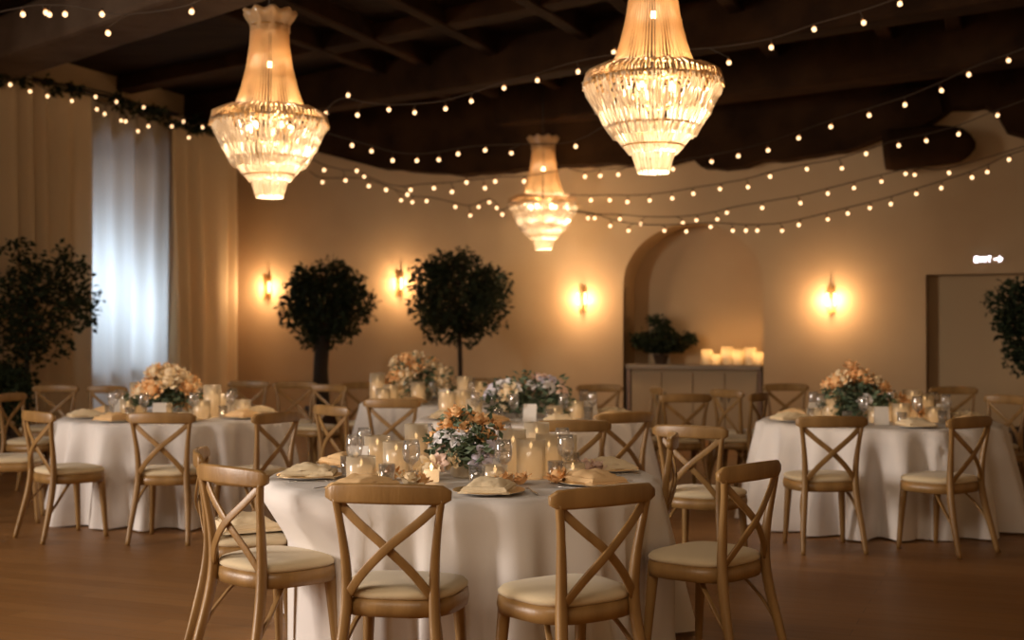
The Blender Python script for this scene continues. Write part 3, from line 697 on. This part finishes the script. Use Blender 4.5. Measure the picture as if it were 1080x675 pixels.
chair(829, 13.2, 180, 'wooden chair by the wall just right of the arch', G3)
chair(1006, 12.5, 178, 'wooden chair behind the right table before the doorway', G3)

# ------------------------------------------------------------------ tables and cloths
TZ = .755
def table(px, d, r, name, lab, seed, nf=19, skew=0):
    x = X_of(px, d); t = empty('round_table', (x, d, 0), 0, 'round banquet table under the white cloth, '+lab, 'table', 'round banquet tables')
    mb = MB(); mb.lathe([(r-.03, TZ-.035), (r-.02, TZ-.03), (r-.02, TZ-.008), (r-.03, TZ-.005)], 40); mb.build('tabletop', M['oakd'], t)
    for i in range(4):
        a = PI/4+PI/2*i; mb = MB(); mb.tube([(.5*cos(a), .5*sin(a), TZ-.04), (.58*cos(a), .58*sin(a), 0)], .016, 8); mb.build('leg', M['leg'], t)
    N = 240; lim = [9.0]*N; ty = d
    for (sx_, sy_) in SEATS:
        R0 = math.hypot(sx_-x, sy_-ty)
        if R0 < r+.35:
            a0_ = math.atan2(sy_-ty, sx_-x); hw = int(math.degrees(.05/max(R0, .3))*N/360)+2; i0 = int(round(a0_/(2*PI)*N))
            for q in range(i0-hw, i0+hw+1): lim[q % N] = min(lim[q % N], R0-.015)
    lim = [max(r-.10, min(l_, r+.25)) for l_ in lim]
    for _ in range(3): sm2 = lim[:]; lim = [min(lim[i], (sm2[i-1]+sm2[i]+sm2[(i+1) % N])/3) for i in range(N)]
    mb = MB(); vs = []; rings = []
    rings += [(k*(r-.0), TZ) for k in (.02, .2, .4, .6, .8, .92, .98)]
    nz = 16
    for j in range(1, nz+1): rings.append((None, j/nz))
    rnd = random.Random(seed); ph0 = rnd.uniform(0, 6)
    for k, (rr_, z) in enumerate(rings):
        for i in range(N):
            a = 2*PI*i/N
            fold = sin(nf*a+ph0+1.6*noise.noise(Vector((cos(a)*1.5, sin(a)*1.5, seed))))
            big = noise.noise(Vector((cos(a)*2.2, sin(a)*2.2, seed+7)))
            if rr_ is not None:
                zz = TZ+.0025*noise.noise(Vector((rr_*cos(a)*9, rr_*sin(a)*9, seed)))+.002; R_ = rr_
            else:
                s = z; amp = .15*s**.6*(.55+.7*abs(big)+.3*s)
                f2 = (abs(fold)**.8)*(1 if fold > 0 else -1)
                R_ = r+.006+.03*s**.5+.055*s+amp*f2*.75+amp*.15*sin(2.3*nf*a)*s; zz = TZ-(TZ-.012)*s
                if s < .07: zz = TZ-.02
                b_ = max(0, min(1, (s-.10)/.26)); R_ = min(R_, (r+.02)*(1-b_)+lim[i]*b_) if lim[i] < R_ else R_
                if s == 1: zz += .012*big
            vs.append((R_*cos(a), R_*sin(a), zz))
    fs = [(k*N+i, k*N+(i+1) % N, (k+1)*N+(i+1) % N, (k+1)*N+i) for k in range(len(rings)-1) for i in range(N)]+[tuple(range(N))]
    mb.add(vs, fs, 0, True)
    tag(mb.build('tablecloth', M['cloth'], None, (x, d, 0)), 'floor-length white cloth on the round table, '+lab, 'tablecloth', 'white floor-length tablecloths')
    return x, d, r
LN1, LN2, LN3, LN4, LN5 = 'nearest table', 'left table near the curtains', 'right table near the doorway', 'white-blossom middle table', 'farther middle table'
T1 = table(487, 6.1, .915, 'a', 'nearest to the viewer', 1)
T2 = table(184, 10.2, .87, 'b', 'at left near the curtains', 2)
T3 = table(926, 9.7, .88, 'c', 'at right near the doorway', 3)
T4 = table(560, 10.05, .88, 'd', 'in the middle with the white blossoms', 4)
T5 = table(478, 12.35, .86, 'e', 'farther back in the middle', 5)

# ------------------------------------------------------------------ tableware (prototypes copied)
TT = TZ+.006
def plate_proto():
    mb = MB(); mb.lathe([(.07, 0), (.09, .002), (.150, .012), (.152, .015), (.149, .015), (.09, .007), (.02, .006)], 28, mi=0)
    mb.lathe([(.1495, .0148), (.1535, .0148), (.1535, .0165), (.1495, .0165)], 28, mi=1); return mb.mesh('charger_plate', [M['china'], M['rim']])
def napkin_mesh(seed, m='napkin'):
    rnd = random.Random(seed); mb = MB()
    for k in range(3):
        n = 12; vs = []; w0, l0 = .085-.012*k, .105-.014*k; z0 = .012*k
        for j in range(n+1):
            for i in range(n+1):
                x = -1+2*i/n; y = -1+2*j/n; e_ = max(abs(x), abs(y))
                z = z0+.018*(1-e_**6)+.010*noise.noise(Vector((x*2.1+seed, y*2.1, k)))*(1-e_**4)+.004*sin(y*5+k)
                vs.append((x*w0*(1+.10*noise.noise(Vector((y*2, seed, k)))), y*l0*(1+.08*noise.noise(Vector((x*2, seed+4, k)))), max(z, z0*.6)))
        w_ = n+1; mb.add(vs, [(j*w_+i, j*w_+i+1, (j+1)*w_+i+1, (j+1)*w_+i) for j in range(n) for i in range(n)], 0, True)
        # rim wall
    mb.box((0, 0, .012), (.15, .19, .022), 0, 0, bev=.008)
    return mb.mesh('folded_napkin', M[m])
def wine_mesh():
    mb = MB(); mb.lathe([(.034, 0), (.033, .003), (.006, .008), (.004, .02), (.004, .085), (.012, .095), (.034, .115), (.040, .145), (.037, .180), (.032, .205), (.0305, .205), (.035, .18), (.038, .145), (.032, .117), (.008, .098)], 18)
    return mb.mesh('wine_glass', M['glass'])
def tumbler_mesh():
    mb = MB(); mb.lathe([(.028, 0), (.031, .003), (.037, .095), (.035, .095), (.029, .012), (.002, .010)], 18); return mb.mesh('water_glass', M['glass'])
def fork_mesh():
    mb = MB(); mb.sweep(spline([(0, -.10, .004), (0, 0, .005), (0, .05, .007), (0, .075, .004)], 4), rrect(.010, .003, .001, 1), (0, 0, 1), [1.2]*3+[.7]*8+[1.4, 2]); 
    for k in (-1, 0, 1): mb.tube([(k*.006, .07, .004), (k*.007, .105, .007)], .0015, 4)
    return mb.mesh('fork', M['steel'])
def knife_mesh():
    mb = MB(); mb.sweep([(0, -.11, .004), (0, -.02, .005), (0, -.01, .004), (0, .05, .004), (0, .10, .003)], rrect(.014, .003, .001, 1), (0, 0, 1), [1, 1, .8, 1.3, .3]); return mb.mesh('knife', M['steel'])
def card_mesh():
    mb = MB(); mb.add([(-.05, -.028, 0), (.05, -.028, 0), (.05, 0, .13), (-.05, 0, .13), (.05, .028, 0), (-.05, .028, 0), (-.05, -.026, 0), (.05, -.026, 0), (.05, .0, .127), (-.05, .0, .127), (.05, .026, 0), (-.05, .026, 0)],
        [(0, 1, 2, 3), (3, 2, 4, 5), (6, 7, 8, 9), (9, 8, 10, 11), (0, 6, 9, 3), (1, 7, 8, 2), (5, 11, 9, 3), (4, 10, 8, 2)]); return mb.mesh('menu_card', M['card'])
MP, MW, MTb, MF, MK, MC = plate_proto(), wine_mesh(), tumbler_mesh(), fork_mesh(), knife_mesh(), card_mesh()
MN = [napkin_mesh(i, 'napkin' if i % 2 else 'ivory') for i in range(4)]
def put(name, me, loc, rz, label, cat, group, sc=1):
    o = bpy.data.objects.new(name, me); COL.objects.link(o); o.location = loc; o.rotation_euler.z = rz; o.scale = (sc, sc, sc)
    return tag(o, label, cat, group)
POS = ['right side', 'rear right', 'rear', 'rear left', 'left side', 'front left', 'front', 'front right']
def settings(T, where, cutl, glasses=True, off=0.0, cards=(0, 2, 4, 6)):
    x, y, r = T
    for k in range(8):
        a = k*PI/4+off; q = r-.20; c_, s_ = cos(a), sin(a); w_ = POS[k]; px, py = x+q*c_, y+q*s_
        put('charger_plate', MP, (px, py, TT), a, 'cream plate at the %s of the %s' % (w_, where), 'plate', 'plates on the %s' % where)
        put('folded_napkin', MN[k % 4], (px, py, TT+.008), a+PI/2+random.uniform(-.4, .4), '%s napkin on the %s plate of the %s' % ('peach' if k % 2 else 'ivory', w_, where), 'napkin', 'napkins on the %s' % where, 1.28)
        t_ = Vector((-s_, c_)); inn = Vector((c_, s_))
        if glasses:
            g_ = Vector((x, y))+inn*(r-.40)+t_*.10
            put('wine_glass', MW, (g_.x, g_.y, TT), 0, 'wine glass before the %s plate of the %s' % (w_, where), 'glass', 'wine glasses on the %s' % where)
            g_ = Vector((x, y))+inn*(r-.38)+t_*-.02
            put('water_glass', MTb, (g_.x, g_.y, TT), 0, 'water tumbler before the %s plate of the %s' % (w_, where), 'glass', 'water glasses on the %s' % where)
        if cutl:
            for sgn, me, nm in ((1, MF, 'fork'), (-1, MK, 'knife')):
                g_ = Vector((x, y))+inn*q+t_*.185*sgn
                put(nm, me, (g_.x, g_.y, TT+.001), a+PI/2, 'steel %s by the %s plate of the %s' % (nm, w_, where), nm, '%s on the %s' % ('forks' if nm == 'fork' else 'knives', where))
        if k in cards:
            g_ = Vector((x, y))+inn*(r-.44)+t_*-.15
            put('menu_card', MC, (g_.x, g_.y, TT), random.uniform(-.3, .3), 'white menu card before the %s plate of the %s' % (w_, where), 'menu card', 'menu cards on the %s' % where)
settings(T1, LN1, True, off=.2, cards=(1, 4))
settings(T2, LN2, False, off=.35)
settings(T3, LN3, False, off=.1)
settings(T4, LN4, False, off=.3)
settings(T5, LN5, False, off=.2)

# flowers
def rose_mesh(m, seed, r=.042):
    rnd = random.Random(seed); mb = MB(); mb.ball((0, 0, 0), r*.62, 10, 6)
    for ring, (n, rr_, tilt, h) in enumerate(((3, .45, .15, 1.0), (5, .72, .5, .9), (6, .98, .95, .72))):
        for k in range(n):
            a = 2*PI*k/n+ring*.6+rnd.uniform(-.15, .15); vs = []; G = 4
            for j in range(G+1):
                for i in range(G+1):
                    u = (i/G-.5)*2; v = j/G; wdt = .95*sin(PI*(.18+.72*v)); aa = a+u*wdt*(1.25/(n**.5))
                    rad = r*(rr_*(.45+.55*v)+tilt*.35*v*v); vs.append((rad*cos(aa), rad*sin(aa), r*(-.55+h*1.35*v-(.18*u*u*v)-tilt*.25*v*v*v)))
            w_ = G+1; mb.add(vs, [(j*w_+i, j*w_+i+1, (j+1)*w_+i+1, (j+1)*w_+i) for j in range(G) for i in range(G)], 0, True)
    return mb.mesh('rose', M[m])
def blossom_mesh(m, seed, r=.04):
    rnd = random.Random(seed); mb = MB(); mb.ball((0, 0, .006), r*.2, 8, 5)
    for k in range(6):
        a = 2*PI*k/6+rnd.uniform(-.1, .1); c_, s_ = cos(a), sin(a); vs = []
        for (u, w2, z) in ((.1, .10, .0), (.5, .38, .012), (.85, .36, .010), (1.1, .10, -.002)):
            for sg in (-1, 0, 1): vs.append((r*(u*c_-sg*w2*s_), r*(u*s_+sg*w2*c_), z+(0 if sg else -.005)+rnd.uniform(0, .004)))
        mb.add(vs, [(j*3+i, j*3+i+1, j*3+i+4, j*3+i+3) for j in range(3) for i in range(2)], 0, True)
    return mb.mesh('blossom', M[m])
RO = {m: [rose_mesh(m, s) for s in (1, 2)] for m in ('peach', 'cream', 'blush')}
BL = {m: [blossom_mesh(m, s) for s in (1, 2)] for m in ('white', 'lilac', 'blush')}
def arrangement(loc, label, flowers, fol, seed, vase=(.05, .10), leafsize=.05, nleaf=420, cat='flower arrangement'):
    t = empty('flower_arrangement', loc, 0, label, cat, 'table centrepieces'); rnd = random.Random(seed)
    vr, vh = vase; mb = MB(); mb.lathe([(vr*.8, 0), (vr, .01), (vr*1.05, vh*.5), (vr*.9, vh), (vr*.8, vh), (vr*.85, .02)], 20); mb.build('vase', M['frost'], t)
    mb = MB(); leaves(mb, fol, nleaf, leafsize, seed, droop=0, zmin=.02); 
    for f_ in flowers:
        c_ = Vector(f_[1]); mb.tube([(0, 0, vh*.6), Vector((c_.x*.4, c_.y*.4, max(vh, c_.z*.6))), c_-Vector((0, 0, .01))], .0025, 4)
    mb.build('foliage', M['leaf'], t)
    for (m, c_, s_) in flowers:
        rose = m in ('peach', 'cream') or (m == 'blush' and rnd.random() < .5)
        me = rnd.choice(RO[m] if rose else BL[m]); o = bpy.data.objects.new('rose' if rose else 'blossom', me); COL.objects.link(o); o.parent = t; o.location = c_; o.scale = (s_, s_, s_)
        d_ = Vector(c_)-Vector((0, 0, .10)); d_ = (d_.normalized()+Vector((0, -.55, .3))).normalized(); o.rotation_euler = d_.to_track_quat('Z', 'Y').to_euler()
    return t
def scatter(rnd, n, cx, cz, rx, ry, rz_, cols, s0=.8, s1=1.3):
    out = []
    for _ in range(n):
        a = rnd.uniform(0, 2*PI); b = rnd.uniform(-.2, 1)*PI/2; k = rnd.uniform(.7, 1)
        out.append((rnd.choice(cols), (cx+rx*k*cos(a)*cos(b), ry*k*sin(a)*cos(b), cz+rz_*k*sin(b)), rnd.uniform(s0, s1)))
    return out
def on(px, d): return (X_of(px, d), d, TT)
rnd = random.Random(5)
# nearest table: low mixed arrangement, greenery to the lower right, white and lilac blossoms
k1 = 1/226
fl = [('white', (-.10, -.06, .19), 1.0), ('white', (-.02, -.08, .185), 1.2), ('white', (.01, -.06, .20), 1.0), ('lilac', (.10, -.12, .11), 1.3), ('lilac', (.14, -.10, .14), 1.1), ('lilac', (.07, -.13, .08), 1.0), ('peach', (.07, 0, .27), 1.1), ('peach', (-.03, .02, .30), 1.1), ('peach', (.10, -.04, .20), 1.0), ('blush', (-.09, 0, .13), 1.2), ('peach', (-.07, .0, .25), 1.0), ('cream', (-.15, -.10, .05), 1.3), ('cream', (.02, .03, .26), 1.0), ('peach', (.13, .02, .17), 1.1), ('blush', (-.10, -.1, .08), 1.1), ('cream', (-.05, -.09, .09), .9), ('peach', (.00, -.04, .24), .9), ('peach', (-.13, .03, .19), 1.0), ('peach', (.16, .05, .24), .9)]
arrangement(on(488, 5.98), 'centrepiece of white, lilac and peach flowers with greenery on the nearest table', fl, [((.02, -.06, .15), .12), ((.06, -.1, .10), .09), ((0, 0, .2), .12), ((-.08, 0, .14), .10), ((.12, 0, .18), .08)], 61, (.055, .10), .05, 620)
# left table: pale roses heaped high
fl = scatter(rnd, 24, .0, .24, .27, .14, .14, ['peach', 'cream', 'cream'], 1.3, 1.9)+scatter(rnd, 10, .25, .08, .25, .1, .06, ['cream', 'peach'], 1.0, 1.4)
arrangement(on(176, 10.2), 'heap of cream and peach roses over greenery on the left table', fl, [((0, 0, .14), .2, .5), ((.2, 0, .13), .14, .5), ((-.2, 0, .13), .14, .5), ((.08, -.12, .06), .09)], 62, (.07, .12), .06, 520)
# right table
fl = scatter(rnd, 20, -.02, .24, .26, .12, .12, ['peach', 'peach', 'cream'], 1.2, 1.8)+[('white', (.0, -.1, .14), 1.3), ('white', (.03, -.12, .17), 1.1), ('peach', (-.06, 0, .42), 1.2)]+scatter(rnd, 8, .3, .08, .2, .1, .07, ['cream', 'peach'], 1.2, 1.6)
arrangement(on(906, 9.65), 'peach roses over dark greenery on the right table', fl, [((-.18, -.05, .14), .15), ((-.12, -.1, .10), .12), ((.1, -.05, .17), .13, .6), ((0, 0, .2), .15)], 63, (.06, .12), .06, 700)
# middle table: white blossoms
fl = scatter(rnd, 18, -.17, .15, .17, .14, .13, ['white', 'white', 'lilac', 'cream'], 1.2, 1.7)+scatter(rnd, 16, .17, .17, .2, .14, .15, ['blush', 'white', 'blush', 'cream', 'lilac'], 1.1, 1.6)
arrangement(on(556, 10.0), 'wide spray of white and blush blossoms on the middle table', fl, [((0, 0, .16), .2), ((.2, 0, .14), .18), ((-.2, 0, .14), .17), ((.28, -.05, .1), .12)], 64, (.06, .1), .06, 760)
fl = scatter(rnd, 30, -.1, .22, .38, .16, .22, ['peach', 'cream', 'peach'], 1.2, 1.8)
arrangement(on(448, 12.3), 'tall mound of orange-peach roses on the farther middle table', fl, [((-.1, 0, .2), .26), ((.15, 0, .16), .2)], 65, (.07, .14), .06, 420)

# candles in glasses: (table, px, distance, candle radius, height, glass height)
def cset(items, where, group):
    for i, (px, d, r, h, gh, lb) in enumerate(items):
        candle('glass_candle', on(px, d), r, h, r+.018 if gh else 0, gh, lb+' on the '+where, group)
cset([(398, 6.25, .045, .13, .17, 'tall cream candle in glass, leftmost'), (418, 6.05, .045, .12, .16, 'cream candle in glass left of the flowers'), (439, 6.35, .04, .15, .22, 'tallest candle glass left of the flowers'),
      (381, 5.85, .05, .07, .11, 'short wide candle in glass near the left plate'), (522, 5.75, .04, .05, .08, 'small votive in front of the flowers'), (541, 6.15, .045, .15, .21, 'tall candle in glass just right of the flowers'),
      (560, 5.95, .05, .14, .18, 'wide cream candle in glass right of the flowers'), (579, 6.1, .045, .13, .19, 'candle in glass third right of the flowers'), (596, 6.3, .04, .12, .17, 'rightmost tall candle in glass'),
      (566, 6.45, .045, .17, .22, 'rear candle glass right of the flowers'), (455, 5.75, .035, .06, .0, 'small bare cream candle by the flowers'), (604, 5.95, .04, .04, .07, 'low votive near the right plates')], LN1, 'candles on the nearest table')
cset([(146, 10.35, .05, .20, .26, 'tall candle glass left of the roses'), (135, 10.2, .045, .09, .14, 'low candle glass, leftmost'), (172, 9.85, .05, .08, .12, 'low candle glass before the roses'),
      (224, 10.1, .05, .18, .25, 'tall candle glass right of the roses'), (234, 10.3, .045, .14, .17, 'second candle glass right of the roses'), (256, 10.15, .045, .08, .13, 'low candle glass, rightmost'), (213, 9.9, .05, .10, .14, 'candle glass in front right of the roses')], LN2, 'candles on the left table')
cset([(877, 9.6, .05, .17, .20, 'tall square-looking candle glass left of the greenery'), (924, 9.5, .04, .08, .12, 'low candle glass before the roses'), (962, 9.7, .055, .19, .23, 'tallest candle glass right of the roses'), (975, 9.8, .05, .15, .19, 'second tall candle glass right of the roses'),
      (950, 9.5, .05, .11, .14, 'candle glass in front of the tallest'), (984, 9.55, .04, .07, .11, 'low candle glass, rightmost'), (860, 9.7, .05, .06, .09, 'low candle glass, leftmost'), (938, 9.7, .045, .12, .15, 'middle candle glass behind the votive')], LN3, 'candles on the right table')
cset([(500, 9.9, .045, .10, .15, 'low candle glass left of the blossoms'), (585, 9.7, .045, .07, .11, 'low candle glass before the blossoms'), (607, 9.95, .045, .11, .13, 'candle glass right of the blossoms'), (488, 10.1, .05, .17, .21, 'tall candle glass left of the blossoms'), (472, 10.0, .05, .18, .2, 'tall wide candle glass, leftmost')], LN4, 'candles on the middle table')
cset([(398, 12.2, .055, .19, .27, 'tall pale candle glass, leftmost'), (412, 12.1, .055, .13, .17, 'second candle glass from the left'), (424, 12.3, .05, .18, .22, 'third candle glass from the left'), (490, 12.2, .055, .21, .24, 'tall candle glass right of the roses'), (506, 12.3, .055, .15, .19, 'candle glass farthest right'), (404, 11.9, .05, .10, .14, 'front low candle glass at left'), (441, 11.9, .05, .15, .2, 'front candle glass before the roses')], LN5, 'candles on the farther middle table')

# loose cloth on seats
put('folded_napkin', MN[2], (X_of(258, 6.1), 6.1, .503), .5, 'crumpled ivory cloth on the seat of the half-hidden left chair', 'cloth', 'loose cloths on seats', 1.7)
# wooden bench at the right edge
t = empty('bench', (X_of(1122, 10.1), 10.1, 0), -radians(8), 'low plain wooden bench at the right edge behind the right table', 'bench')
mb = MB(); mb.box((0, 0, .44), (1.1, .38, .045), bev=.008); mb.build('seat', M['oak'], t)
for sx in (-1, 1):
    for sy in (-1, 1):
        mb = MB(); mb.box((sx*.45, sy*.13, .21), (.05, .05, .42), bev=.005); mb.build('leg', M['oakd'], t)
# loose roses and petals among the settings of the nearest table
for i, (px, d, m, sc_, lb) in enumerate(((404, 5.72, 'cream', 1.0, 'left of the front plate'), (432, 5.62, 'cream', 1.2, 'just left of the centrepiece'), (444, 5.66, 'peach', 1.0, 'touching the left of the centrepiece'), (532, 5.62, 'peach', 1.1, 'just right of the centrepiece'),
      (549, 5.68, 'peach', 1.0, 'before the wide candle'), (588, 5.75, 'peach', 1.2, 'before the third candle'), (618, 6.1, 'blush', 1.2, 'near the right plates'), (630, 6.15, 'blush', 1.1, 'farthest right'), (372, 6.1, 'peach', 1.2, 'farthest left'), (412, 5.85, 'peach', 1.2, 'among the left candles'), (600, 6.15, 'cream', 1.1, 'among the right candles'))):
    o = put('rose', RO[m][i % 2], (X_of(px, d), d, TT+.028*sc_), i, 'loose %s rose on the nearest table, %s' % (m, lb), 'flower', 'loose roses on the nearest table', sc_)
    o.rotation_euler = (.3, .2, i)
